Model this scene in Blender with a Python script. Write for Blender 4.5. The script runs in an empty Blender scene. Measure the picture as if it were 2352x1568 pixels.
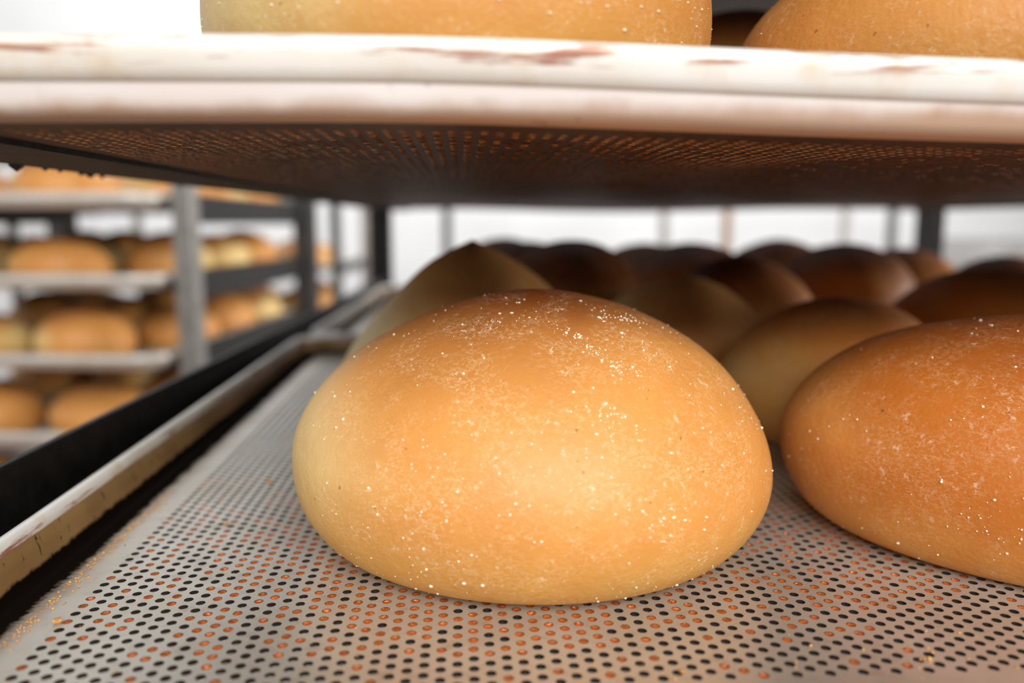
import bpy, bmesh, math, random
import numpy as np
from mathutils import Vector, Matrix, noise

random.seed(7)
S = bpy.context.scene
COL = S.collection
PI = math.pi

# ------------------------------------------------------------------ camera
CAM_H = 0.12
cd = bpy.data.cameras.new('camera')
cam = bpy.data.objects.new('camera', cd)
COL.objects.link(cam)
cam.location = (0, 0, CAM_H)
cam.rotation_euler = (PI / 2 - math.atan(269 / 1900), 0, -math.atan(46 / 1900))
cd.sensor_width = 36.0
cd.lens = 36.0 * 1900 / 2352
cd.clip_start = 0.005
cd.clip_end = 60
cd.dof.use_dof = True
cd.dof.focus_distance = 0.272
cd.dof.aperture_fstop = 4.6
S.camera = cam

# ------------------------------------------------------------------ light
w = bpy.data.worlds.new('daylight')
S.world = w
w.use_nodes = True
bg = w.node_tree.nodes['Background']
bg.inputs[0].default_value = (0.93, 0.97, 1.0, 1)
bg.inputs[1].default_value = 0.24


def area(name, loc, target, sx, sy, power, col=(1, 1, 1)):
    l = bpy.data.lights.new(name, 'AREA')
    l.shape = 'RECTANGLE'
    l.size, l.size_y = sx, sy
    l.energy = power
    l.color = col
    o = bpy.data.objects.new(name, l)
    o.location = loc
    d = Vector(target) - Vector(loc)
    o.rotation_euler = d.to_track_quat('-Z', 'Y').to_euler()
    COL.objects.link(o)
    return o


area('front_window_light', (0.60, -2.80, 1.95), (0.05, 0.5, 0.08), 3.8, 1.9, 222, (1.0, 0.985, 0.96))
area('side_window_light', (3.3, 1.25, 0.50), (0.4, 0.95, 0.1), 1.6, 0.9, 130, (1.0, 0.98, 0.95))
area('back_wall_fill_light', (0.2, 3.2, 2.6), (0.2, 4.4, 0.2), 4.5, 1.6, 84, (0.96, 0.98, 1.0))  # fill added to whiten the back wall, not a fixture of the hall

S.view_settings.view_transform = 'Standard'
S.view_settings.look = 'None'
S.view_settings.gamma = 1
S.view_settings.use_curve_mapping = False
S.view_settings.exposure = 0.0


# ------------------------------------------------------------------ helpers
def srgb(r, g, b):
    def f(c):
        c /= 255
        return c / 12.92 if c <= 0.04045 else ((c + 0.055) / 1.055) ** 2.4
    return (f(r), f(g), f(b), 1)


def tag(o, label, cat, group=None):
    o['label'] = label
    o['category'] = cat
    if group:
        o['group'] = group
    return o


def empty(name, loc=(0, 0, 0), rz=0.0):
    o = bpy.data.objects.new(name, None)
    o.empty_display_size = 0.02
    o.location = loc
    o.rotation_euler = (0, 0, rz)
    COL.objects.link(o)
    return o


def link(name, me, parent=None, kind=None):
    o = bpy.data.objects.new(name, me)
    COL.objects.link(o)
    if parent:
        o.parent = parent
    if kind:
        o['kind'] = kind
    return o


def mesh_from(name, verts, faces, mats, mat_idx=None, smooth=True):
    me = bpy.data.meshes.new(name)
    me.from_pydata([tuple(v) for v in verts], [], [tuple(f) for f in faces])
    for m in mats:
        me.materials.append(m)
    if mat_idx is not None:
        me.polygons.foreach_set('material_index', mat_idx)
    if smooth:
        me.polygons.foreach_set('use_smooth', [True] * len(me.polygons))
    me.update()
    return me


def np_mesh(name, V, Q, mats, mi, smooth=False):
    """fast all-quad mesh"""
    me = bpy.data.meshes.new(name)
    nq = len(Q)
    me.vertices.add(len(V))
    me.vertices.foreach_set('co', np.asarray(V, np.float32).ravel())
    me.loops.add(nq * 4)
    me.loops.foreach_set('vertex_index', np.asarray(Q, np.int32).ravel())
    me.polygons.add(nq)
    me.polygons.foreach_set('loop_start', np.arange(0, nq * 4, 4, dtype=np.int32))
    for m in mats:
        me.materials.append(m)
    me.polygons.foreach_set('material_index', np.asarray(mi, np.int32))
    me.polygons.foreach_set('use_smooth', np.full(nq, smooth))
    me.update(calc_edges=True)
    me.validate()
    return me


def bm_mesh(name, bm, mat, smooth=False):
    me = bpy.data.meshes.new(name)
    bmesh.ops.recalc_face_normals(bm, faces=bm.faces[:])
    bm.to_mesh(me)
    bm.free()
    me.materials.append(mat)
    if smooth:
        me.polygons.foreach_set('use_smooth', [True] * len(me.polygons))
    return me


def bm_box(bm, x0, x1, y0, y1, z0, z1, bev=0.0):
    r = bmesh.ops.create_cube(bm, size=1.0)
    vs = r['verts']
    for v in vs:
        v.co = Vector(((x0 + x1) / 2 + v.co.x * (x1 - x0), (y0 + y1) / 2 + v.co.y * (y1 - y0), (z0 + z1) / 2 + v.co.z * (z1 - z0)))
    if bev:
        es = {e for v in vs for e in v.link_edges}
        bmesh.ops.bevel(bm, geom=list(es), offset=bev, segments=2, affect='EDGES', profile=0.5)


def bm_angle(bm, pts, axis, a0, a1):
    """extrude a closed 2d outline along an axis ('y' -> (x,z) outline, 'z' -> (x,y) outline)"""
    def P(p, a):
        return Vector((p[0], a, p[1])) if axis == 'y' else (Vector((p[0], p[1], a)) if axis == 'z' else Vector((a, p[0], p[1])))
    A = [bm.verts.new(P(p, a0)) for p in pts]
    B = [bm.verts.new(P(p, a1)) for p in pts]
    n = len(pts)
    bm.faces.new(A)
    bm.faces.new(B[::-1])
    for i in range(n):
        bm.faces.new((A[i], B[i], B[(i + 1) % n], A[(i + 1) % n]))


# ------------------------------------------------------------------ materials
def new_mat(name):
    m = bpy.data.materials.new(name)
    m.use_nodes = True
    nt = m.node_tree
    b = nt.nodes['Principled BSDF']
    return m, nt, b


class NT:
    def __init__(self, nt):
        self.nt = nt

    def n(self, t, **kw):
        x = self.nt.nodes.new(t)
        for k, v in kw.items():
            if k.startswith('i_'):
                x.inputs[k[2:]].default_value = v
            else:
                setattr(x, k, v)
        return x

    def l(self, a, b):
        self.nt.links.new(a, b)

    def math(self, op, a, b=None, clamp=False):
        x = self.nt.nodes.new('ShaderNodeMath')
        x.operation = op
        x.use_clamp = clamp
        for i, v in enumerate((a, b)):
            if v is None:
                continue
            if isinstance(v, (int, float)):
                x.inputs[i].default_value = v
            else:
                self.l(v, x.inputs[i])
        return x.outputs[0]

    def mix(self, f, a, b, blend='MIX'):
        x = self.nt.nodes.new('ShaderNodeMix')
        x.data_type = 'RGBA'
        x.blend_type = blend
        x.clamp_factor = True
        for sock, v in ((x.inputs['Factor'], f), (x.inputs['A'], a), (x.inputs['B'], b)):
            if isinstance(v, (int, float)):
                sock.default_value = v
            elif isinstance(v, tuple):
                sock.default_value = v
            else:
                self.l(v, sock)
        return x.outputs['Result']

    def ramp(self, v, lo, hi, smooth=True):
        x = self.nt.nodes.new('ShaderNodeMapRange')
        x.interpolation_type = 'SMOOTHSTEP' if smooth else 'LINEAR'
        x.inputs['From Min'].default_value = lo
        x.inputs['From Max'].default_value = hi
        self.l(v, x.inputs['Value'])
        return x.outputs['Result']

    def noise(self, vec, scale, detail=3, rough=0.5, dist=0.0):
        x = self.nt.nodes.new('ShaderNodeTexNoise')
        x.inputs['Scale'].default_value = scale
        x.inputs['Detail'].default_value = detail
        x.inputs['Roughness'].default_value = rough
        x.inputs['Distortion'].default_value = dist
        self.l(vec, x.inputs['Vector'])
        return x.outputs['Fac']

    def mapping(self, vec, scale=(1, 1, 1), rot=(0, 0, 0)):
        x = self.nt.nodes.new('ShaderNodeMapping')
        x.inputs['Scale'].default_value = scale
        x.inputs['Rotation'].default_value = rot
        self.l(vec, x.inputs['Vector'])
        return x.outputs['Vector']

    def bump(self, h, strength, dist):
        x = self.nt.nodes.new('ShaderNodeBump')
        x.inputs['Strength'].default_value = strength
        x.inputs['Distance'].default_value = dist
        self.l(h, x.inputs['Height'])
        return x.outputs['Normal']


def crust_material(name, main, pale, dark, foot, pale_lo=0.52, top_lo=0.62, grain=1.0):
    m, nt, b = new_mat(name)
    g = NT(nt)
    tc = g.n('ShaderNodeTexCoord')
    oi = g.n('ShaderNodeObjectInfo')
    off = g.n('ShaderNodeVectorMath', operation='SCALE')
    comb = g.n('ShaderNodeCombineXYZ')
    for k in range(3):
        g.l(oi.outputs['Random'], comb.inputs[k])
    g.l(comb.outputs[0], off.inputs[0])
    off.inputs['Scale'].default_value = 3.7
    add = g.n('ShaderNodeVectorMath', operation='ADD')
    g.l(tc.outputs['Object'], add.inputs[0])
    g.l(off.outputs[0], add.inputs[1])
    P = add.outputs[0]
    sep = g.n('ShaderNodeSeparateXYZ')
    g.l(tc.outputs['Object'], sep.inputs[0])
    X, Y, Z = sep.outputs
    zn = g.math('DIVIDE', Z, 0.098)
    xn = g.math('DIVIDE', X, 0.088)
    n1 = g.noise(P, 9, 3, 0.55)
    n2 = g.noise(P, 28, 4, 0.6)
    n1c = g.math('SUBTRACT', n1, 0.5)
    # pale flank, lighter towards one side at mid height
    pv = g.math('ADD', g.math('MULTIPLY', xn, -0.85), g.math('MULTIPLY', n1c, 0.55))
    pv = g.math('SUBTRACT', pv, g.math('MULTIPLY', g.math('ABSOLUTE', g.math('SUBTRACT', zn, 0.42)), 0.9))
    pf = g.ramp(pv, pale_lo - 0.45, pale_lo + 0.2)
    c = g.mix(pf, main, pale)
    # yellow foot
    ff = g.ramp(g.math('ADD', zn, g.math('MULTIPLY', n1c, 0.3)), 0.36, 0.02)
    c = g.mix(g.math('MULTIPLY', ff, 0.65), c, foot)
    # brown baked top
    tv = g.math('ADD', g.math('ADD', zn, g.math('MULTIPLY', n1c, 0.45)), g.math('MULTIPLY', xn, -0.05))
    tf = g.ramp(tv, top_lo, top_lo + 0.42)
    c = g.mix(tf, c, dark)
    # mottling
    mf = g.ramp(n2, 0.42, 0.68)
    c = g.mix(g.math('MULTIPLY', mf, 0.28), c, (main[0] * 0.78, main[1] * 0.66, main[2] * 0.5, 1))
    # fine flour veil : thin wisps
    wv = g.noise(g.mapping(P, (1.0, 1.0, 1.9), (0.3, 0.7, 0.2)), 300, 4, 0.62, 0.5)
    wisps = g.ramp(g.math('ABSOLUTE', g.math('SUBTRACT', wv, 0.5)), 0.045, 0.0)
    patch = g.ramp(g.noise(P, 55, 4, 0.65), 0.36, 0.66)
    c = g.mix(g.math('MULTIPLY', g.math('MULTIPLY', wisps, patch), 0.27 * grain), c, srgb(250, 226, 182))
    sp = g.noise(P, 480, 2, 0.5)
    spf = g.ramp(sp, 0.62, 0.72)
    c = g.mix(g.math('MULTIPLY', g.math('MULTIPLY', spf, patch), 0.42 * grain), c, srgb(255, 240, 212))
    # tiny dark pores
    po = g.ramp(g.noise(P, 330, 2, 0.5), 0.735, 0.77)
    c = g.mix(g.math('MULTIPLY', po, 0.5), c, (dark[0] * 0.6, dark[1] * 0.5, dark[2] * 0.5, 1))
    # loaf to loaf difference
    hs = g.n('ShaderNodeHueSaturation')
    g.l(g.math('ADD', g.math('MULTIPLY', oi.outputs['Random'], 0.16), 0.92), hs.inputs['Value'])
    g.l(c, hs.inputs['Color'])
    g.l(hs.outputs[0], b.inputs['Base Color'])
    b.inputs['Roughness'].default_value = 0.46
    b.inputs['Specular IOR Level'].default_value = 0.42
    hgt = g.math('ADD', g.math('MULTIPLY', g.noise(P, 150, 4, 0.6), 1.0), g.math('MULTIPLY', g.noise(P, 620, 3, 0.6), 0.45))
    g.l(g.bump(hgt, 0.35, 0.0009), b.inputs['Normal'])
    return m


M_CRUST = crust_material('golden_crust', srgb(216, 148, 74), srgb(232, 200, 132), srgb(140, 70, 24), srgb(212, 168, 80))
M_CRUST_AMBER_SHADE = crust_material('amber_shaded_crust', srgb(190, 108, 38), srgb(226, 160, 84), srgb(122, 54, 18), srgb(216, 156, 76), pale_lo=0.62, top_lo=0.6, grain=0.7)  # amber, with the shade beside the big loaf darkening its colour
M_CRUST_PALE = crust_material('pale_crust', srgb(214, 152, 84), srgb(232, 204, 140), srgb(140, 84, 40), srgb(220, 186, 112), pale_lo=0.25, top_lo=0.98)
M_CRUST_SHADED = crust_material('shaded_crust', srgb(206, 128, 56), srgb(222, 182, 108), srgb(110, 54, 20), srgb(204, 148, 72), pale_lo=0.55, top_lo=0.55, grain=0.7)  # browner copy of the crust, shade under the trays put into its colour


def simple(name, col, rough=0.5, metal=0.0, var=0.12, scale=60, bump=0.15, spec=0.5):
    m, nt, b = new_mat(name)
    g = NT(nt)
    tc = g.n('ShaderNodeTexCoord')
    n = g.noise(tc.outputs['Object'], scale, 4, 0.6)
    c = g.mix(g.ramp(n, 0.3, 0.7), tuple(x * (1 - var) for x in col[:3]) + (1,), tuple(min(1, x * (1 + var)) for x in col[:3]) + (1,))
    g.l(c, b.inputs['Base Color'])
    b.inputs['Roughness'].default_value = rough
    b.inputs['Metallic'].default_value = metal
    b.inputs['Specular IOR Level'].default_value = spec
    if bump:
        g.l(g.bump(n, bump, 0.002), b.inputs['Normal'])
    return m


def tray_top_material():
    """worn aluminium with a burnt line of grime in the bend along the rims"""
    m, nt, b = new_mat('worn_aluminium')
    g = NT(nt)
    tc = g.n('ShaderNodeTexCoord')
    P = tc.outputs['Object']
    sep = g.n('ShaderNodeSeparateXYZ')
    g.l(P, sep.inputs[0])
    X, Y, Z = sep.outputs
    n1 = g.noise(P, 14, 4, 0.6)
    n2 = g.noise(P, 120, 4, 0.65)
    c = g.mix(g.ramp(n1, 0.3, 0.7), srgb(208, 203, 195), srgb(194, 185, 171))
    c = g.mix(g.math('MULTIPLY', g.ramp(n2, 0.52, 0.75), 0.35), c, srgb(150, 118, 82))
    sm = g.noise(P, 34, 5, 0.7)
    c = g.mix(g.math('MULTIPLY', g.ramp(sm, 0.62, 0.78), 0.4), c, srgb(140, 98, 56))
    nx = g.noise(P, 60, 4, 0.7)
    nf = g.noise(P, 420, 3, 0.6)
    edge = g.math('SUBTRACT', X, g.math('ADD', g.math('MULTIPLY', g.math('SUBTRACT', nx, 0.5), 0.006), g.math('MULTIPLY', g.math('SUBTRACT', nf, 0.5), 0.004)))
    gr = g.ramp(edge, 0.0072, 0.0040)
    tan = g.ramp(edge, 0.014, 0.005)
    c = g.mix(g.math('MULTIPLY', tan, 0.55), c, srgb(120, 84, 50))
    c = g.mix(gr, c, srgb(22, 17, 13))
    g.l(c, b.inputs['Base Color'])
    g.l(g.math('MULTIPLY', g.math('SUBTRACT', 1.0, gr), 0.55), b.inputs['Metallic'])
    g.l(g.math('MULTIPLY', g.math('SUBTRACT', 1.0, gr), 0.5), b.inputs['Specular IOR Level'])
    g.l(g.math('ADD', g.math('ADD', g.math('MULTIPLY', n2, 0.2), 0.28), g.math('MULTIPLY', gr, 0.5)), b.inputs['Roughness'])
    g.l(g.bump(g.noise(P, 260, 4, 0.6), 0.10, 0.0006), b.inputs['Normal'])
    return m


def rim_material(name, inner_tan):
    m, nt, b = new_mat(name)
    g = NT(nt)
    tc = g.n('ShaderNodeTexCoord')
    P = tc.outputs['Object']
    sep = g.n('ShaderNodeSeparateXYZ')
    g.l(P, sep.inputs[0])
    Z = sep.outputs[2]
    base = g.mix(g.ramp(g.noise(P, 20, 3, 0.5), 0.3, 0.7), srgb(250, 244, 241), srgb(244, 234, 229))
    if inner_tan:
        base = g.mix(g.ramp(g.noise(P, 16, 3, 0.5), 0.3, 0.7), srgb(160, 126, 80), srgb(132, 100, 62))
        base = g.mix(g.math('MULTIPLY', g.ramp(g.noise(g.mapping(P, (1, 1, 0.25)), 420, 3, 0.6), 0.62, 0.7), 0.85), base, srgb(50, 32, 18))
        zg = g.math('ADD', Z, g.math('MULTIPLY', g.math('SUBTRACT', g.noise(P, 160, 4, 0.6), 0.5), 0.003))
        soot = g.ramp(zg, 0.0052, 0.0036)
        base = g.mix(soot, base, srgb(20, 15, 11))
        g.l(g.math('MULTIPLY', g.math('SUBTRACT', 1.0, soot), 0.5), b.inputs['Specular IOR Level'])
    else:
        # tan toast line along the foot, greasy dabs above
        ff = g.ramp(g.math('ADD', Z, g.math('MULTIPLY', g.math('SUBTRACT', g.noise(P, 45, 3, 0.6), 0.5), 0.006)), 0.0045, -0.001)
        base = g.mix(g.math('MULTIPLY', ff, 0.7), base, srgb(176, 122, 66))
        base = g.mix(g.math('MULTIPLY', g.ramp(g.noise(g.mapping(P, (1, 1, 0.5)), 70, 3, 0.6), 0.6, 0.8), 0.5), base, srgb(190, 140, 106))
        base = g.mix(g.math('MULTIPLY', g.ramp(g.noise(g.mapping(P, (1, 1, 0.6)), 130, 2, 0.6), 0.66, 0.8), 0.5), base, srgb(120, 112, 108))
    g.l(base, b.inputs['Base Color'])
    b.inputs['Metallic'].default_value = 0.08
    b.inputs['Roughness'].default_value = 0.42
    return m


def lip_material():
    m, nt, b = new_mat('rolled_edge_aluminium')
    g = NT(nt)
    tc = g.n('ShaderNodeTexCoord')
    P = tc.outputs['Object']
    sep = g.n('ShaderNodeSeparateXYZ')
    g.l(P, sep.inputs[0])
    base = g.mix(g.ramp(g.noise(P, 24, 3, 0.5), 0.3, 0.7), srgb(246, 243, 238), srgb(236, 230, 220))
    # streaky burn marks along the fold
    st = g.noise(g.mapping(P, (34, 34, 420)), 1.0, 4, 0.62)
    zf = g.math('MULTIPLY', g.ramp(sep.outputs[2], 0.0085, 0.0115), g.ramp(sep.outputs[2], 0.0175, 0.0155))
    burn = g.math('MULTIPLY', g.ramp(st, 0.52, 0.65), zf)
    base = g.mix(g.math('MULTIPLY', burn, 0.85), base, srgb(156, 78, 34))
    base = g.mix(g.math('MULTIPLY', g.ramp(g.noise(P, 55, 3, 0.6), 0.5, 0.75), 0.35), base, srgb(216, 176, 112))
    g.l(base, b.inputs['Base Color'])
    b.inputs['Metallic'].default_value = 0.1
    b.inputs['Roughness'].default_value = 0.4
    return m


M_TRAY = tray_top_material()
M_UNDER = simple('baked_brown_underside', srgb(64, 38, 24), 0.5, 0.0, 0.4, 45, 0.3, 0.3)
M_HOLE = simple('shade_dark_hole_edge', srgb(34, 26, 22), 0.35, 0.2, 0.3, 900, 0.2)  # dark colour stands in for the shade inside the holes
M_HOLE_AMBER = simple('greasy_hole_edge', srgb(132, 78, 36), 0.4, 0.0, 0.4, 900, 0.2, 0.2)
M_WALL_IN = rim_material('tanned_rim_inside', True)
M_WALL_OUT = rim_material('rim_outside', False)
M_LIP = lip_material()
M_RESIDUE = simple('caramelised_residue', srgb(196, 104, 44), 0.14, 0.35, 0.4, 900, 0.5, 0.9)
M_AMBER = simple('amber_grease', srgb(136, 86, 46), 0.12, 0.2, 0.4, 900, 0.2, 0.9)
M_BLACK = simple('blackened_steel', srgb(26, 22, 20), 0.55, 0.2, 0.4, 90, 0.4, 0.35)
M_TAR = simple('charred_drips', srgb(16, 14, 14), 0.22, 0.0, 0.4, 500, 0.8, 0.7)
M_STEEL = simple('grey_steel', srgb(150, 146, 142), 0.42, 0.55, 0.18, 40, 0.15)
M_DSTEEL = simple('dull_dark_steel', srgb(70, 68, 68), 0.5, 0.5, 0.2, 40, 0.15)
M_RUST = simple('rusty_steel', srgb(150, 112, 88), 0.6, 0.2, 0.25, 40, 0.15)
M_FLOUR = simple('flour_grain', srgb(255, 244, 222), 0.6, 0.0, 0.06, 900, 0.0)
M_CRUMB = simple('bread_crumb', srgb(212, 160, 92), 0.7, 0.0, 0.4, 300, 0.2)
M_ALU_FAR = simple('pale_aluminium', srgb(226, 220, 212), 0.42, 0.3, 0.08, 30, 0.1)
M_PLASTER = simple('white_plaster', srgb(240, 241, 242), 0.85, 0.0, 0.02, 5, 0.1)
M_FLOOR = simple('brown_tiles', srgb(126, 104, 88), 0.5, 0.0, 0.1, 6, 0.1)

# ------------------------------------------------------------------ the room
def plane_box(name, x0, x1, y0, y1, z0, z1, m):
    bm = bmesh.new()
    bm_box(bm, x0, x1, y0, y1, z0, z1)
    o = link(name, bm_mesh(name, bm, m), None, 'structure')
    return o


FLOOR_Z = -0.93
plane_box('floor', -4.2, 5.0, -3.0, 4.62, FLOOR_Z - 0.1, FLOOR_Z, M_FLOOR)
plane_box('wall_back', -4.2, 5.0, 4.5, 4.62, FLOOR_Z, 2.7, M_PLASTER)
plane_box('wall_left', -4.32, -4.2, -3.0, 4.62, FLOOR_Z, 2.7, M_PLASTER)
bm = bmesh.new()
bm_box(bm, -4.2, 5.0, 4.48, 4.5, FLOOR_Z, FLOOR_Z + 0.1, 0.004)
link('baseboard_back', bm_mesh('baseboard_back', bm, M_STEEL), None, 'structure')


# ------------------------------------------------------------------ trays
TH = 0.0012
PITCH_H = 0.00528
CX = PITCH_H * math.sqrt(3) / 2


def round_rect(W, D, r, seg=6, nx=40, ny=30):
    """closed ccw path of (point, normal, inner-rect parameter) around [0,W]x[0,D]"""
    pts = []

    def arc(cx, cy, a0):
        for k in range(seg + 1):
            a = a0 + (PI / 2) * k / seg
            pts.append(((cx + r * math.cos(a), cy + r * math.sin(a)), (math.cos(a), math.sin(a))))

    def side(p, q, n, m):
        for k in range(1, m):
            t = k / m
            pts.append(((p[0] + (q[0] - p[0]) * t, p[1] + (q[1] - p[1]) * t), n))
    arc(r, r, PI)
    side((r, 0), (W - r, 0), (0, -1), nx)
    arc(W - r, r, 1.5 * PI)
    side((W, r), (W, D - r), (1, 0), ny)
    arc(W - r, D - r, 0)
    side((W - r, D), (r, D), (0, 1), nx)
    arc(r, D - r, PI / 2)
    side((0, D - r), (0, r), (-1, 0), ny)
    return pts


def sheet_mesh(name, W, D, r, margins, hseg, sag, m_top, m_bot, m_hole):
    ml, mr, mf, mb = margins
    nxh = int((W - ml - mr) / CX)
    nyh = int((D - mf - mb) / PITCH_H) - 1
    x0, y0 = ml, mf
    x1, y1 = x0 + nxh * CX, y0 + (nyh + 0.5) * PITCH_H
    hr = 0.00152
    ang = (np.arange(hseg) + (0.5 if hseg == 12 else 0.0)) * 2 * np.pi / hseg
    hole = np.stack([np.cos(ang), np.sin(ang)], 1) * hr
    hx, hy = CX / 2, PITCH_H / 2
    outer = []
    for a in ang:
        c, s = math.cos(a), math.sin(a)
        if any(abs(((math.degrees(a) - q + 180) % 360) - 180) < 1 for q in (45, 135, 225, 315)):
            outer.append((math.copysign(hx, c), math.copysign(hy, s)))
        else:
            t = min(hx / abs(c) if abs(c) > 1e-9 else 9, hy / abs(s) if abs(s) > 1e-9 else 9)
            outer.append((c * t, s * t))
    outer = np.array(outer)
    ii, jj = np.meshgrid(np.arange(nxh), np.arange(nyh), indexing='ij')
    cxs = x0 + (ii + 0.5) * CX
    cys = y0 + (jj + 0.5 + 0.5 * (ii % 2)) * PITCH_H
    C = np.stack([cxs.ravel(), cys.ravel()], 1)
    N = len(C)
    n = hseg
    top_o = C[:, None, :] + outer[None]
    top_h = C[:, None, :] + hole[None]
    z0 = np.zeros((N, n, 1))
    V = np.concatenate([np.concatenate([top_o, z0], 2), np.concatenate([top_h, z0], 2),
                        np.concatenate([top_h, z0 - TH], 2), np.concatenate([top_o, z0 - TH], 2)], 1)
    k = np.arange(n)
    k1 = (k + 1) % n
    q1 = np.stack([k, k1, n + k1, n + k], 1)
    q2 = np.stack([n + k, n + k1, 2 * n + k1, 2 * n + k], 1)
    q3 = np.stack([2 * n + k, 2 * n + k1, 3 * n + k1, 3 * n + k], 1)
    Qc = np.concatenate([q1, q2, q3], 0)
    Q = (np.arange(N)[:, None, None] * (4 * n) + Qc[None]).reshape(-1, 4)
    mi = np.tile(np.r_[np.zeros(n), np.full(n, 2), np.ones(n)], N)
    V = V.reshape(-1, 3)
    # flat border between the perforated field and the rim
    bV, bQ, bM = [], [], []
    base = len(V)

    def quad(pts, z, flip, m):
        i = base + len(bV)
        for p in pts:
            bV.append((p[0], p[1], z))
        q = [i, i + 1, i + 2, i + 3]
        bQ.append(q[::-1] if flip else q)
        bM.append(m)
    path = round_rect(W, D, r)
    m = len(path)
    inner = [(min(max(p[0][0], x0), x1), min(max(p[0][1], y0), y1)) for p in path]
    for i in range(m):
        j = (i + 1) % m
        a, b_, c, d = path[i][0], path[j][0], inner[j], inner[i]
        if abs(c[0] - d[0]) + abs(c[1] - d[1]) < 1e-9:
            c = ((c[0] + b_[0] * 0.0001) / 1.0001, (c[1] + b_[1] * 0.0001) / 1.0001)
        for z, fl, mm in ((0.0, False, 0), (-TH, True, 1)):
            quad((a, b_, c, d), z, fl, mm)
    # the half cells left open by the stagger
    for i in range(nxh):
        xa, xb = x0 + i * CX, x0 + (i + 1) * CX
        ya, yb = (y0, y0 + PITCH_H / 2) if i % 2 else (y0 + nyh * PITCH_H, y1)
        for z, fl, mm in ((0.0, False, 0), (-TH, True, 1)):
            quad(((xa, ya), (xb, ya), (xb, yb), (xa, yb)), z, fl, mm)
    V = np.concatenate([V, np.array(bV)], 0)
    Q = np.concatenate([Q, np.array(bQ)], 0)
    mi = np.concatenate([mi, np.array(bM)])
    if sag:
        V[:, 2] += sag(V[:, 0], V[:, 1])
    return np_mesh(name, V, Q, [m_top, m_bot, m_hole], mi), C


def plain_sheet_mesh(name, W, D, r, m_top, m_bot):
    path = round_rect(W, D, r, 6, 10, 8)
    n = len(path)
    v = [(p[0][0], p[0][1], 0) for p in path] + [(p[0][0], p[0][1], -TH) for p in path]
    f = [tuple(range(n)), tuple(range(2 * n - 1, n - 1, -1))]
    return mesh_from(name, v, f, [m_top, m_bot], [0, 1], False)


WALL_PROF_IN = [(0.0, 0.0), (0.0016, 0.0003), (0.0030, 0.0012), (0.0038, 0.0026), (0.0056, 0.0090), (0.0074, 0.0150)]
WALL_PROF_OUT = [(0.0112, 0.0150), (0.0098, 0.0095), (0.0074, 0.0024), (0.0058, 0.0002), (0.0030, -0.0010), (0.0, -TH)]
LIP_PROF = [(0.0070, 0.0140), (0.0074, 0.0160), (0.0084, 0.0174), (0.0102, 0.0181), (0.0119, 0.0177), (0.0128, 0.0166), (0.0129, 0.0150), (0.0125, 0.0132), (0.0117, 0.0106), (0.0104, 0.0080), (0.0086, 0.0070)]


def sweep_mesh(name, W, D, r, prof, mats, mi_of, sag=None, closed=False, nx=40, ny=30, zs=1.0):
    path = round_rect(W, D, r, 6, nx, ny)
    n, k = len(path), len(prof)
    V = np.zeros((n, k, 3))
    for i, (p, nn) in enumerate(path):
        for j, (o, z) in enumerate(prof):
            V[i, j] = (p[0] + nn[0] * o, p[1] + nn[1] * o, z * zs)
    V = V.reshape(-1, 3)
    if sag:
        V[:, 2] += sag(V[:, 0], V[:, 1])
    Q, mi = [], []
    for i in range(n):
        i2 = (i + 1) % n
        for j in range(k if closed else k - 1):
            j2 = (j + 1) % k
            Q.append((i * k + j, i * k + j2, i2 * k + j2, i2 * k + j))
            mi.append(mi_of(j))
    Q = [q[::-1] for q in Q]
    me = np_mesh(name, V, Q, mats, mi, True)
    return me


def plug_mesh(name, centers, r, zc, zr, m, sag=None, seg=8, jitter=0.25):
    V, F = [], []
    for (x, y) in centers:
        b = len(V)
        dz = float(sag(np.array([x]), np.array([y]))[0]) if sag else 0.0
        jx, jy = random.uniform(-jitter, jitter) * r, random.uniform(-jitter, jitter) * r
        q = random.uniform(0.5, 1.2)
        V.append((x + jx, y + jy, dz + zr + (zc - zr) * q))
        for s_ in range(seg):
            a = 2 * PI * s_ / seg
            V.append((x + jx * 0.6 + math.cos(a) * r * 0.55, y + jy * 0.6 + math.sin(a) * r * 0.55, dz + zr + (zc - zr) * 0.7 * q))
        for s_ in range(seg):
            a = 2 * PI * s_ / seg
            V.append((x + math.cos(a) * r, y + math.sin(a) * r, dz + zr))
        for s_ in range(seg):
            t = (s_ + 1) % seg
            F.append((b, b + 1 + s_, b + 1 + t))
            F.append((b + 1 + s_, b + 1 + seg + s_, b + 1 + seg + t, b + 1 + t))
    return mesh_from(name, V, F, [m], None, True)


TRAY_W, TRAY_D = 0.86, 0.60
YAW = math.radians(2.0)


def upper_sag(x, y):
    # the loaded sheet hangs a little towards its middle
    u = np.clip(1 - ((x - 0.39) / 0.28) ** 2, 0, 1)
    return -0.0056 * u ** 1.5 - 0.0012 * np.clip(1 - x / 0.15, 0, 1)


def rim_parts(root, sag=None, shared=None):
    if shared:
        for nm, me in shared:
            link(nm, me, root)
        return shared
    prof = WALL_PROF_IN + WALL_PROF_OUT
    a = sweep_mesh('rim_wall', TRAY_W, TRAY_D, 0.022, prof, [M_WALL_IN, M_WALL_OUT], lambda j: 0 if j < 5 else 1, sag)
    b = sweep_mesh('rolled_edge', TRAY_W, TRAY_D, 0.022, LIP_PROF, [M_LIP], lambda j: 0, sag, closed=True)
    res = [('rim_wall', a), ('rolled_edge', b)]
    for nm, me in res:
        link(nm, me, root)
    return res


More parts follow.
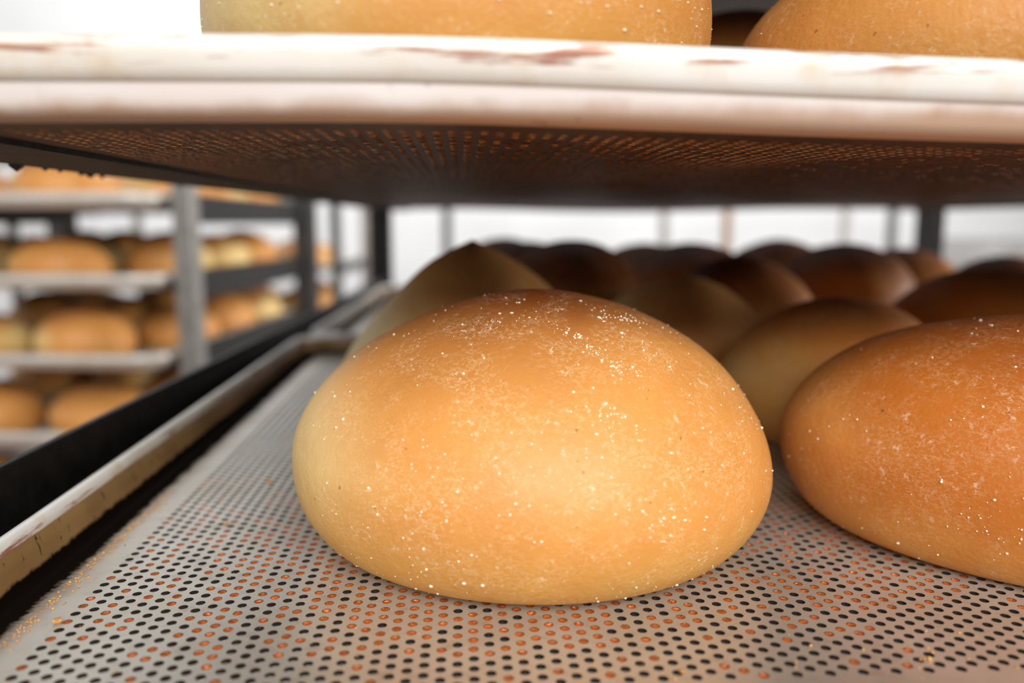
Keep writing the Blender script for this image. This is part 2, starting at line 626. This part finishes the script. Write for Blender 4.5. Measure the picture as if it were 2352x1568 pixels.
# front tray of the middle level: the one the main loaf stands on
tray_main = empty('baking_tray', (-0.1475, 0.167, 0), YAW)
tag(tray_main, 'perforated aluminium baking tray under the big front loaf, nearest the camera', 'baking tray')
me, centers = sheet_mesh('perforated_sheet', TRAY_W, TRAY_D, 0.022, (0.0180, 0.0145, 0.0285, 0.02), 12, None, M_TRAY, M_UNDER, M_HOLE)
main_sheet = me
link('perforated_sheet', me, tray_main)
main_rims = rim_parts(tray_main)
ct, st_ = math.cos(YAW), math.sin(YAW)


def to_tray(x, y):
    dx, dy = x + 0.1475, y - 0.167
    return dx * ct + dy * st_, -dx * st_ + dy * ct


la = to_tray(0.013, 0.313)
sel = []
for (x, y) in centers:
    if y > 0.22 or x > 0.45:
        continue
    d = math.hypot(x - la[0], y - la[1])
    p = 0.0
    if d < 0.165:
        p = 0.80 * max(0.0, 1 - max(0, d - 0.085) / 0.062)
    left = max(0.0, 1 - x / 0.24)
    p = max(p, 0.24 * left)
    if y < 0.047:
        p *= 0.35
    if x > 0.19:
        p = max(p * 0.6, 0.06)
        d2 = math.hypot(x - la[0] - 0.105, y - la[1] + 0.02)
        if d2 < 0.055:
            p = max(p, 0.6)
    p *= 0.6 + 0.8 * max(0, noise.noise(Vector((x * 45, y * 45, 3.1))) + 0.45)
    if random.random() < p:
        sel.append((x, y))
link('baked_residue', plug_mesh('baked_residue', sel, 0.00150, -0.00075, -0.00015, M_RESIDUE), tray_main, 'stuff')

# rear tray of the middle level
tray_rear = empty('baking_tray', (-0.166, 0.795, 0), YAW * 0.4)
tag(tray_rear, 'rear perforated aluminium tray behind the front tray, on the same rack level', 'baking tray')
link('perforated_sheet', main_sheet, tray_rear)
rim_parts(tray_rear, shared=main_rims)

# front tray of the level above (its rim crosses the top of the picture)
UP_Z = 0.1472
tray_up = empty('baking_tray', (-0.146, 0.2135, UP_Z), YAW)
tag(tray_up, 'blurred white-rimmed tray crossing the top of the picture, brown underneath', 'baking tray')
me, ucenters = sheet_mesh('perforated_sheet', TRAY_W, TRAY_D, 0.022, (0.0145, 0.0145, 0.0145, 0.02), 8, upper_sag, M_TRAY, M_UNDER, M_HOLE_AMBER)
up_sheet = me
link('perforated_sheet', me, tray_up)
up_rims = rim_parts(tray_up, upper_sag)
usel = [(x, y) for (x, y) in ucenters if y < 0.34 and random.random() < (0.6 if 0.02 < x < 0.24 else 0.22) * (0.4 + 0.9 * abs(noise.noise(Vector((x * 20, y * 30, 7))) + 0.35))]
link('hardened_grease', plug_mesh('hardened_grease', usel, 0.00150, -0.00185, -0.0011, M_AMBER, upper_sag, 6), tray_up, 'stuff')

tray_up2 = empty('baking_tray', (-0.160, 0.83, UP_Z), YAW * 0.4)
tag(tray_up2, 'dark underside of the rear tray above the farthest loaves', 'baking tray')
link('perforated_sheet', up_sheet, tray_up2)
rim_parts(tray_up2, shared=up_rims)

plain_me = plain_sheet_mesh('tray_sheet', TRAY_W, TRAY_D, 0.022, M_TRAY, M_UNDER)
for (y, z, lab) in ((0.21, UP_Z + 0.1472, 'dark tray underside glimpsed between the two top loaves'),
                    (0.18, -0.1472, 'shadowed tray below, added to darken the holes of the front tray')):  # lower tray added to keep light out of the holes
    t = empty('baking_tray', (-0.145, y, z), YAW * 0.6)
    tag(t, lab, 'baking tray')
    link('tray_sheet', plain_me, t)
    rim_parts(t, shared=main_rims)

# ------------------------------------------------------------------ the rack the trays sit in
rack = empty('bakery_rack', (0.26, 0.75, FLOOR_Z))
tag(rack, 'black steel bakery rack whose rails carry the two near trays', 'rack')


def part_at(name, bm, mat, parent, smooth=False):
    o = link(name, bm_mesh(name, bm, mat, smooth), parent)
    return o


RX0, RX1 = -0.188, 0.748
RY0, RY1 = 0.10, 1.46


def rack_local(bm):
    bmesh.ops.translate(bm, verts=bm.verts[:], vec=-Vector(rack.location))


rails = []
for lev in (-1, 0, 1, 2):
    z = 0.1472 * lev
    for sgn in (-1, 1):
        bm = bmesh.new()
        if sgn < 0:
            xo, d = RX0, 1
        else:
            xo, d = RX1, -1
        prof = [(xo, z - 0.0040), (xo + d * 0.046, z - 0.0040), (xo + d * 0.046, z - 0.0016), (xo + d * 0.0035, z - 0.0016),
                (xo + d * 0.0035, z + 0.0285), (xo + d * 0.0028, z + 0.0295), (xo, z + 0.0295)]
        bm_angle(bm, prof, 'y', RY0 + 0.03, RY1)
        rack_local(bm)
        o = part_at('rail', bm, M_BLACK, rack)
        rails.append(o)
        if lev == 1 and sgn < 0:
            up_rail = o
for (px, py, sx, sy) in ((RX0 - 0.022, RY1 - 0.03, 1, 1), (RX1 + 0.003, RY1 - 0.03, 1, 1), (RX0 - 0.038, RY0 - 0.09, 1, 1), (RX1 + 0.003, RY0 - 0.09, 1, 1)):
    bm = bmesh.new()
    bm_box(bm, px, px + 0.036, py, py + 0.036, FLOOR_Z + 0.10, 0.75, 0.002)
    rack_local(bm)
    part_at('upright', bm, M_BLACK, rack)
    bm = bmesh.new()
    bmesh.ops.create_cone(bm, cap_ends=True, segments=24, radius1=0.045, radius2=0.045, depth=0.03)
    bmesh.ops.rotate(bm, verts=bm.verts[:], matrix=Matrix.Rotation(PI / 2, 3, 'Y'))
    bmesh.ops.translate(bm, verts=bm.verts[:], vec=(px + 0.018, py + 0.018, FLOOR_Z + 0.045))
    bm_box(bm, px + 0.001, px + 0.035, py, py + 0.036, FLOOR_Z + 0.05, FLOOR_Z + 0.102, 0.001)
    rack_local(bm)
    part_at('castor', bm, M_BLACK, rack)
for (y, z) in ((RY1 - 0.03, 0.71), (RY0 - 0.08, 0.71), (RY1 - 0.03, FLOOR_Z + 0.12), (RY0 - 0.08, FLOOR_Z + 0.12)):
    bm = bmesh.new()
    bm_box(bm, RX0, RX1, y, y + 0.02, z, z + 0.03, 0.002)
    rack_local(bm)
    part_at('crossbar', bm, M_BLACK, rack)
# charred drips along the outer foot of the upper left rail
bm = bmesh.new()
for k in range(120):
    y = random.uniform(0.27, 0.44) if k < 100 else random.uniform(0.45, 0.8)
    rr = random.uniform(0.0006, 0.0022) * (1.5 if random.random() < 0.08 else 1)
    r_ = bmesh.ops.create_icosphere(bm, subdivisions=1, radius=rr)
    c = Vector((RX0 + random.uniform(-0.0012, 0.004), y, 0.1472 - 0.0042 - random.uniform(-0.010, 0.0004)))
    if c.z > 0.1472 - 0.0040:
        c.x = RX0 - 0.0004
    for v in r_['verts']:
        v.co = Vector((v.co.x, v.co.y * random.uniform(0.8, 1.6), v.co.z * 1.15)) + c
rack_local(bm)
o = link('charred_drips', bm_mesh('charred_drips', bm, M_TAR, True), rack, 'stuff')


# ------------------------------------------------------------------ loaves
def loaf_surface(th, v, a, b, h, rb, e, zm, peak=0.0, lean=0.0):
    """v in 0..1 from the foot rim to the crown"""
    zm = zm * (1 - 26 * lean * math.cos(th + 0.3))
    if v < 0.36:
        t = v / 0.36 * PI / 2
        R = rb + (1 - rb) * math.sin(t)
        Z = zm * (1 - math.cos(t))
    else:
        t = (v - 0.36) / 0.64 * PI / 2
        R = max(0.0, math.cos(t)) ** (2 / e)
        Z = zm + (1 - zm) * math.sin(t) ** (2 / e)
        if peak:
            q = t / (PI / 2)
            R = R * (1 - peak) + (1 - q) * peak
            Z = Z * (1 - peak) + (zm + (1 - zm) * q ** 0.86) * peak
    return Vector((R * math.cos(th) * a + lean * Z, R * math.sin(th) * b, Z * h))


def loaf_point(th, v, par, seed, rough):
    p = loaf_surface(th, v, *par)
    n = noise.noise(Vector((p.x * 14 + seed * 3.3, p.y * 14, p.z * 16 + seed))) * rough
    n += noise.noise(Vector((p.x * 36 + seed, p.y * 36 + 5, p.z * 36))) * rough * 0.25
    f = min(1.0, max(0.0, p.z / (par[2] * 0.18)))
    d = Vector((p.x, p.y, (p.z - par[2] * 0.4) * 0.9))
    if d.length > 1e-6:
        d.normalize()
    q = p + d * n * f
    q.z = max(q.z, 0.0)
    return q


def loaf_mesh(name, par, seed, m, nu=96, nv=48, rough=0.0035):
    verts, faces = [(0, 0, 0)], []
    for j in range(nv):
        v = j / nv
        for i in range(nu):
            verts.append(loaf_point(2 * PI * i / nu, v, par, seed, rough))
    verts.append(loaf_point(0, 0.99999, par, seed, rough))
    top = len(verts) - 1
    for i in range(nu):
        k = (i + 1) % nu
        faces.append((0, 1 + k, 1 + i))
        for j in range(nv - 1):
            faces.append((1 + j * nu + i, 1 + j * nu + k, 1 + (j + 1) * nu + k, 1 + (j + 1) * nu + i))
        faces.append((1 + (nv - 1) * nu + i, 1 + (nv - 1) * nu + k, top))
    return mesh_from(name, verts, faces, [m])


def flour_mesh(name, par, seed, n, streaks=(), rough=0.0035, v_hi=0.98):
    rnd = random.Random(seed * 17 + 3)
    bm = bmesh.new()
    pts = []
    for _ in range(n):
        th = rnd.gauss(-1.2, 0.9)
        v = 1 - math.sqrt(rnd.uniform(1 - v_hi, 0.9))
        v = 0.05 + 0.93 * v if rnd.random() < 0.5 else rnd.uniform(0.3, 0.9)
        if noise.noise(Vector((math.cos(th) * 3, math.sin(th) * 3, v * 5 + seed))) < rnd.uniform(-0.4, 0.35):
            continue
        pts.append((th, v, rnd.choice((0.00012, 0.00016, 0.0002, 0.00026, 0.00034, 0.0005)) * rnd.uniform(0.7, 1.2)))
    for (t0, v0, t1, v1, cnt, wid) in streaks:
        for _ in range(cnt):
            s = rnd.random()
            wob = math.sin(s * 9 + t0) * wid * 0.5
            pts.append((t0 + (t1 - t0) * s + rnd.gauss(0, wid) * 0.7 + wob, v0 + (v1 - v0) * s + rnd.gauss(0, wid) * 0.45,
                        rnd.choice((0.00012, 0.00018, 0.00026, 0.00042)) * rnd.uniform(0.7, 1.2)))
    for th, v, r in pts:
        v = min(max(v, 0.02), 0.985)
        p = loaf_point(th, v, par, seed, rough)
        q = bmesh.ops.create_icosphere(bm, subdivisions=1, radius=r)
        sx, sy, sz = rnd.uniform(0.7, 1.4), rnd.uniform(0.7, 1.4), rnd.uniform(0.6, 1.0)
        for x in q['verts']:
            x.co = Vector((x.co.x * sx, x.co.y * sy, x.co.z * sz)) + p
    return bm_mesh(name, bm, M_FLOUR, True)


def place_loaf(me, x, y, z, rz, label, group=None, flour=None, sc=1.0):
    o = bpy.data.objects.new('bread_loaf', me)
    COL.objects.link(o)
    o.location = (x, y, z)
    o.rotation_euler = (0, 0, rz)
    o.scale = (sc, sc, sc)
    tag(o, label, 'bread', group)
    if flour is not None:
        link('flour_grains', flour, o, 'stuff')
    return o


GRP = 'round loaves on the middle level'
#        a      b       h      rb    e    zm
PA = (0.0905, 0.0840, 0.0950, 0.70, 1.80, 0.350, 0.0, 0.0075)
place_loaf(loaf_mesh('loaf_front', PA, 2, M_CRUST, 144, 72, 0.0022), 0.0125, 0.3131, 0, -0.30,
           'big golden loaf in sharp focus in the middle, sprinkled with flour grains', GRP,
           flour_mesh('flour_grains', PA, 2, 950,
                      ((-1.25, 0.80, -0.80, 0.66, 130, 0.03), (-0.75, 0.82, -0.25, 0.80, 60, 0.02), (-1.9, 0.78, -1.3, 0.84, 30, 0.05), (-1.15, 0.62, -0.9, 0.56, 45, 0.04), (-1.0, 0.45, -0.75, 0.38, 40, 0.05)), 0.0022))
PB = (0.0955, 0.0720, 0.0860, 0.724, 1.94, 0.378)
place_loaf(loaf_mesh('loaf_right', PB, 5, M_CRUST_AMBER_SHADE, 128, 64, 0.0022), 0.2085, 0.3031, 0, -0.62,
           'amber loaf cut off by the right edge, beside the big loaf in focus', GRP,
           flour_mesh('flour_grains', PB, 5, 500, ((-1.7, 0.30, -1.1, 0.18, 90, 0.06),), 0.0022))

mid = [
    # a, b, h, peak, seed, x, y, rz, label, material
    (0.081, 0.078, 0.113, 0.58, 11, -0.0110, 0.478, 0.1, 'peaked pale-sided loaf right behind the big loaf, left of the others', M_CRUST_PALE),
    (0.064, 0.062, 0.083, 0.1, 12, 0.132, 0.580, -0.2, 'brown loaf with a pale yellow flank, behind the gap right of the peaked loaf', M_CRUST_PALE),
    (0.062, 0.064, 0.080, 0.15, 13, 0.196, 0.466, 0.5, 'shadowed loaf filling the gap between the two front loaves', M_CRUST_SHADED),
    (0.068, 0.068, 0.094, 0.1, 14, 0.205, 0.690, 1.2, 'dark brown loaf at the back of the front tray, above the shadowed gap loaf', M_CRUST_SHADED),
    (0.072, 0.068, 0.107, 0.0, 15, 0.066, 0.672, 2.0, 'almost black loaf against the bright strip, right of the peaked loaf', M_CRUST_SHADED),
    (0.084, 0.078, 0.0915, 0.0, 16, 0.378, 0.600, 3.2, 'loaf at right edge, dark left half and lit right half, behind the amber loaf', M_CRUST_SHADED),
]
for (a, b, h, pk, sd, x, y, rz, lab, m) in mid:
    par = (a, b, h, 0.80 if pk > 0.5 else 0.72, 2.0, 0.24 if pk > 0.5 else 0.36, pk)
    place_loaf(loaf_mesh('loaf_mid', par, sd, m, 72, 36, 0.004), x, y, 0, rz, lab, GRP)

RG = 'loaves on the rear tray'
rear_par = ((0.082, 0.080, 0.100, 0.72, 2.0, 0.36), (0.078, 0.084, 0.096, 0.70, 1.9, 0.38))
rear_me = [loaf_mesh('loaf_rear', p, 21 + i, M_CRUST_SHADED, 56, 28, 0.004) for i, p in enumerate(rear_par)]
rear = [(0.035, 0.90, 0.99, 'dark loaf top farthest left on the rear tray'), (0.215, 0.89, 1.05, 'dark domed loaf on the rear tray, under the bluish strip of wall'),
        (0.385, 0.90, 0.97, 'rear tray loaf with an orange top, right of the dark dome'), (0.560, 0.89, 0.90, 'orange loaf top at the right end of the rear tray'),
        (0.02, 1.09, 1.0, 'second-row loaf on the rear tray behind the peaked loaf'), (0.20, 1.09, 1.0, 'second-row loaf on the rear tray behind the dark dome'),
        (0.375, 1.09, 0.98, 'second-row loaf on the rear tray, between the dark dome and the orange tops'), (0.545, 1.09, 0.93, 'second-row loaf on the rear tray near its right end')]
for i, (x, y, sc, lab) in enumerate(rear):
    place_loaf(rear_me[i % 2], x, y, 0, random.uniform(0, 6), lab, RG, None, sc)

UG = 'loaves on the upper tray'
PN = (0.0885, 0.0860, 0.098, 0.74, 2.2, 0.42)
place_loaf(loaf_mesh('loaf_upper', PN, 31, M_CRUST, 128, 64, 0.002), -0.0105, 0.310, UP_Z - 0.0001, 0.2,
           'bright loaf cut off by the top edge, above the big loaf in focus', UG,
           flour_mesh('flour_grains', PN, 31, 700, (), 0.002))
PO = (0.0990, 0.0920, 0.086, 0.74, 1.95, 0.36)
place_loaf(loaf_mesh('loaf_upper', PO, 37, M_CRUST, 128, 64, 0.002), 0.1905, 0.318, UP_Z - 0.0033, 2.6,
           'loaf in the top right corner, cut off by the frame', UG,
           flour_mesh('flour_grains', PO, 37, 700, (), 0.002))
up_rest = [(0.150, 0.53, 'shadowed loaf on the upper tray, in the dark gap between the two bright top loaves'),
           (0.20, 0.715, 'farther shadowed loaf on the upper tray in the dark gap')]
for x, y, lab in up_rest:
    place_loaf(rear_me[0], x, y, UP_Z - 0.0015, 1.0, lab, UG)

# ------------------------------------------------------------------ crumbs on the front tray
rnd = random.Random(5)
bm = bmesh.new()


def crumb(x, y, r):
    q = bmesh.ops.create_icosphere(bm, subdivisions=1, radius=r)
    for v in q['verts']:
        v.co = Vector((v.co.x * rnd.uniform(0.7, 1.4) + x, v.co.y * rnd.uniform(0.7, 1.4) + y, v.co.z * rnd.uniform(0.5, 0.9) + r * 0.55))


for k in range(520):
    y = rnd.uniform(0.02, 0.20)
    x = 0.0075 + abs(rnd.gauss(0, 0.0022)) * rnd.uniform(0.4, 1.4)
    crumb(x, y, rnd.choice((0.00012, 0.00018, 0.00025, 0.0004)))
for k in range(260):
    x = rnd.uniform(0.01, 0.40)
    y = 0.006 + abs(rnd.gauss(0.02, 0.014))
    crumb(x, y, rnd.choice((0.0001, 0.00015, 0.0002, 0.0003, 0.00045)))
for k in range(120):
    crumb(rnd.uniform(0.012, 0.16), rnd.uniform(0.02, 0.12), rnd.choice((0.0001, 0.00015, 0.0002)))
for (x, y, r) in ((0.0175, 0.073, 0.0014), (0.045, 0.155, 0.001), (0.05, 0.21, 0.0012), (0.20, 0.034, 0.0008), (0.27, 0.036, 0.0009)):
    crumb(x, y, r)
me = bm_mesh('crumbs', bm, M_CRUMB, False)
o = link('crumbs', me, None, 'stuff')
o.location = tray_main.location
o.rotation_euler = (0, 0, YAW)
tag(o, 'fine bread crumbs scattered along the rim and front of the perforated tray', 'crumbs')

# ------------------------------------------------------------------ left rack with five laden levels
LY = math.radians(-3.5)
lrack = empty('bakery_rack', (-0.575, 1.52, FLOOR_Z), LY)
tag(lrack, 'grey bakery rack at the left, every level laden with loaves', 'rack')
LW, LD = 0.66, 0.82      # the rack spans local x -LW..0, y 0..LD


def lpart(name, bm, m, parent=lrack):
    return link(name, bm_mesh(name, bm, m), parent)


LEV = [0.150 - 0.1441 * k for k in range(6)]
for (x, y, m) in ((-0.002, 0.0, M_STEEL), (-0.030, LD, M_DSTEEL), (-LW - 0.036, 0.0, M_STEEL), (-LW - 0.036, LD, M_DSTEEL)):
    bm = bmesh.new()
    bm_box(bm, x, x + (0.062 if x == -0.030 else 0.038), y, y + 0.036, 0.0, 0.255 - FLOOR_Z, 0.003)
    lpart('upright', bm, m)
for k, z in enumerate(LEV):
    zz = z - FLOOR_Z
    for xo, d in ((0.0, -1), (-LW, 1)):
        bm = bmesh.new()
        prof = [(xo, zz - 0.030), (xo + d * 0.004, zz - 0.030), (xo + d * 0.004, zz - 0.006), (xo + d * 0.035, zz - 0.006), (xo + d * 0.035, zz - 0.003), (xo + d * 0.004, zz - 0.003), (xo + d * 0.004, zz + 0.028), (xo, zz + 0.028)]
        bm_angle(bm, prof, 'y', 0.02, LD + 0.02)
        lpart('rail', bm, M_BLACK)
for y in (0.01, LD + 0.01):
    for z in (0.06, 0.225 - FLOOR_Z):
        bm = bmesh.new()
        bm_box(bm, -LW, 0, y, y + 0.02, z, z + 0.025, 0.002)
        lpart('crossbar', bm, M_STEEL)

LTW, LTD = 0.60, 0.80
far_wall_prof = [(0, 0), (0.003, 0.001), (0.005, 0.004), (0.009, 0.024), (0.012, 0.0262), (0.0155, 0.025), (0.0158, 0.0105), (0.013, 0.0100), (0.0075, 0.0035), (0.003, -TH), (0, -TH)]
far_rim = sweep_mesh('rim', LTW, LTD, 0.045, far_wall_prof, [M_ALU_FAR], lambda j: 0, None, nx=4, ny=4)
far_sheet = plain_sheet_mesh('tray_sheet', LTW, LTD, 0.045, M_ALU_FAR, M_UNDER)
far_loaf = [loaf_mesh('loaf_far', (0.088, 0.086, 0.098, 0.72, 2.0, 0.37), 41, M_CRUST, 48, 24, 0.004),
            loaf_mesh('loaf_far', (0.094, 0.085, 0.090, 0.72, 1.9, 0.38), 43, M_CRUST, 48, 24, 0.004)]
lw = ['second tray from the top', 'third tray from the top', 'fourth tray from the top', 'fifth tray from the top', 'lowest visible tray']
LEVNAME = ['top visible tray', 'second tray down', 'third tray down', 'fourth tray down', 'fifth tray down', 'sixth tray down']
ROWN = ['front row', 'second row', 'third row', 'back row']
COLN = ['next to the grey post', 'middle column', 'far left column']
OFFX = [-0.11, -0.13, -0.085, -0.075, -0.09, -0.03]
lmat = Matrix.Translation(lrack.location) @ Matrix.Rotation(LY, 4, 'Z')
for k, z in enumerate(LEV[:5]):
    p = lmat @ Vector((-0.63, -0.03, z - FLOOR_Z))
    t = empty('baking_tray', p, LY)
    tag(t, 'pale tray of loaves in the left rack, %s' % LEVNAME[k], 'baking tray', 'trays in the left rack')
    link('tray_sheet', far_sheet, t)
    link('rim', far_rim, t)
    for r in range(4):
        for c in range(3):
            if (k == 4 and r > 1) or (r == 1 and c > 0 and k != 1):
                continue
            xl = -0.125 - 0.205 * c + (OFFX[k] if r == 0 else 0.0) + random.uniform(-0.006, 0.006)
            yl = 0.070 + 0.203 * r + random.uniform(-0.006, 0.006)
            p = lmat @ Vector((xl, yl, z - FLOOR_Z))
            place_loaf(far_loaf[(r + c + k) % 2], p.x, p.y, p.z, random.uniform(-0.5, 0.5) + (PI if random.random() < 0.3 else 0),
                       'golden loaf in the left rack, %s, %s, %s' % (LEVNAME[k], ROWN[r], COLN[c]), 'loaves in the left rack', None, random.uniform(0.97, 1.04))


# ------------------------------------------------------------------ racks farther back
def far_rack(name, x0, x1, y0, y1, m, label, levels=(), posts=(0, 1, 2, 3), pw=0.034, top=0.24, mats=None):
    r = empty(name, ((x0 + x1) / 2, (y0 + y1) / 2, FLOOR_Z))
    tag(r, label, 'rack')
    off = -Vector(r.location)
    for i, (x, y) in enumerate(((x0, y0), (x1, y0), (x0, y1), (x1, y1))):
        if i not in posts:
            continue
        bm = bmesh.new()
        bm_box(bm, x - pw / 2, x + pw / 2, y - 0.015, y + 0.015, FLOOR_Z, top, 0.003)
        bmesh.ops.translate(bm, verts=bm.verts[:], vec=off)
        link('upright', bm_mesh('upright', bm, mats[i] if mats else m), r)
    for y in (y0, y1):
        for z in (FLOOR_Z + 0.08, top - 0.04):
            bm = bmesh.new()
            bm_box(bm, x0, x1, y - 0.01, y + 0.01, z, z + 0.03, 0.002)
            bmesh.ops.translate(bm, verts=bm.verts[:], vec=off)
            link('crossbar', bm_mesh('crossbar', bm, m), r)
    for z in levels:
        for x in (x0, x1):
            bm = bmesh.new()
            bm_box(bm, x - 0.003, x + 0.003, y0, y1, z - 0.006, z + 0.028, 0.001)
            bmesh.ops.translate(bm, verts=bm.verts[:], vec=off)
            link('rail', bm_mesh('rail', bm, M_BLACK), r)
    return r


DLEV = (-0.030, -0.177, -0.324)
far_rack('bakery_rack', -1.32, -0.475, 2.55, 3.15, M_STEEL, 'distant grey rack with blurred loaves, seen past the laden left rack', DLEV, pw=0.03, mats=[M_DSTEEL, M_DSTEEL, M_STEEL, M_STEEL])
for i, z in enumerate(DLEV):
    t = empty('baking_tray', (-1.265, 2.58, z + 0.003), 0)
    t.scale = (1.24, 0.66, 1)
    wn = ('upper', 'middle', 'lower')[i]
    tag(t, 'blurred grey tray in the distant rack, %s one' % wn, 'baking tray', 'trays in the distant rack')
    link('tray_sheet', far_sheet, t)
    link('rim', far_rim, t)
    for r in range(2):
        for c in range(3):
            place_loaf(far_loaf[(r + c + i) % 2], -0.63 - 0.21 * c + 0.015 * i, 2.69 + 0.22 * r, z + 0.003, 0.4 + r + c,
                       'small blurred loaf in the distant rack, %s tray, %s row, %s' % (wn, ('front', 'back')[r], ('right end', 'middle', 'left end')[c]), 'loaves in the distant rack')

far_rack('bakery_rack', -0.172, 0.665, 3.2, 3.9, M_STEEL, 'empty grey rack far behind the left end of the bright strip', (), mats=[M_DSTEEL, M_STEEL, M_STEEL, M_STEEL], posts=(0, 1))
far_rack('bakery_rack', 0.907, 1.37, 3.2, 3.9, M_RUST, 'rust-coloured empty rack far back, behind the middle of the bright strip', (), mats=[M_RUST, M_STEEL, M_STEEL, M_STEEL], posts=(0, 1), pw=0.028)
far_rack('bakery_rack', 1.55, 2.2, 3.2, 3.9, M_RUST, 'rust-coloured empty rack far back at the right of the bright strip', (), mats=[M_DSTEEL, M_STEEL, M_STEEL, M_STEEL], posts=(0, 1), pw=0.03)
far_rack('bakery_rack', -2.3, -1.81, 3.2, 3.9, M_DSTEEL, 'dark thin-posted rack far behind the left rack', (), posts=(0, 1), pw=0.034, top=0.2)

# grey machine at the far right
bm = bmesh.new()
bm_box(bm, 1.40, 2.2, 2.35, 2.95, FLOOR_Z + 0.05, 0.075, 0.12)
mach = empty('mixing_machine', (1.8, 2.65, FLOOR_Z))
tag(mach, 'rounded grey steel machine at the far right behind the loaves', 'machine')
bmesh.ops.translate(bm, verts=bm.verts[:], vec=-Vector(mach.location))
link('body', bm_mesh('body', bm, M_STEEL, True), mach)
for x in (1.50, 2.1):
    for y in (2.45, 2.85):
        bm = bmesh.new()
        bm_box(bm, x - 0.03, x + 0.03, y - 0.03, y + 0.03, FLOOR_Z, FLOOR_Z + 0.12, 0.004)
        bmesh.ops.translate(bm, verts=bm.verts[:], vec=-Vector(mach.location))
        link('foot', bm_mesh('foot', bm, M_DSTEEL), mach)
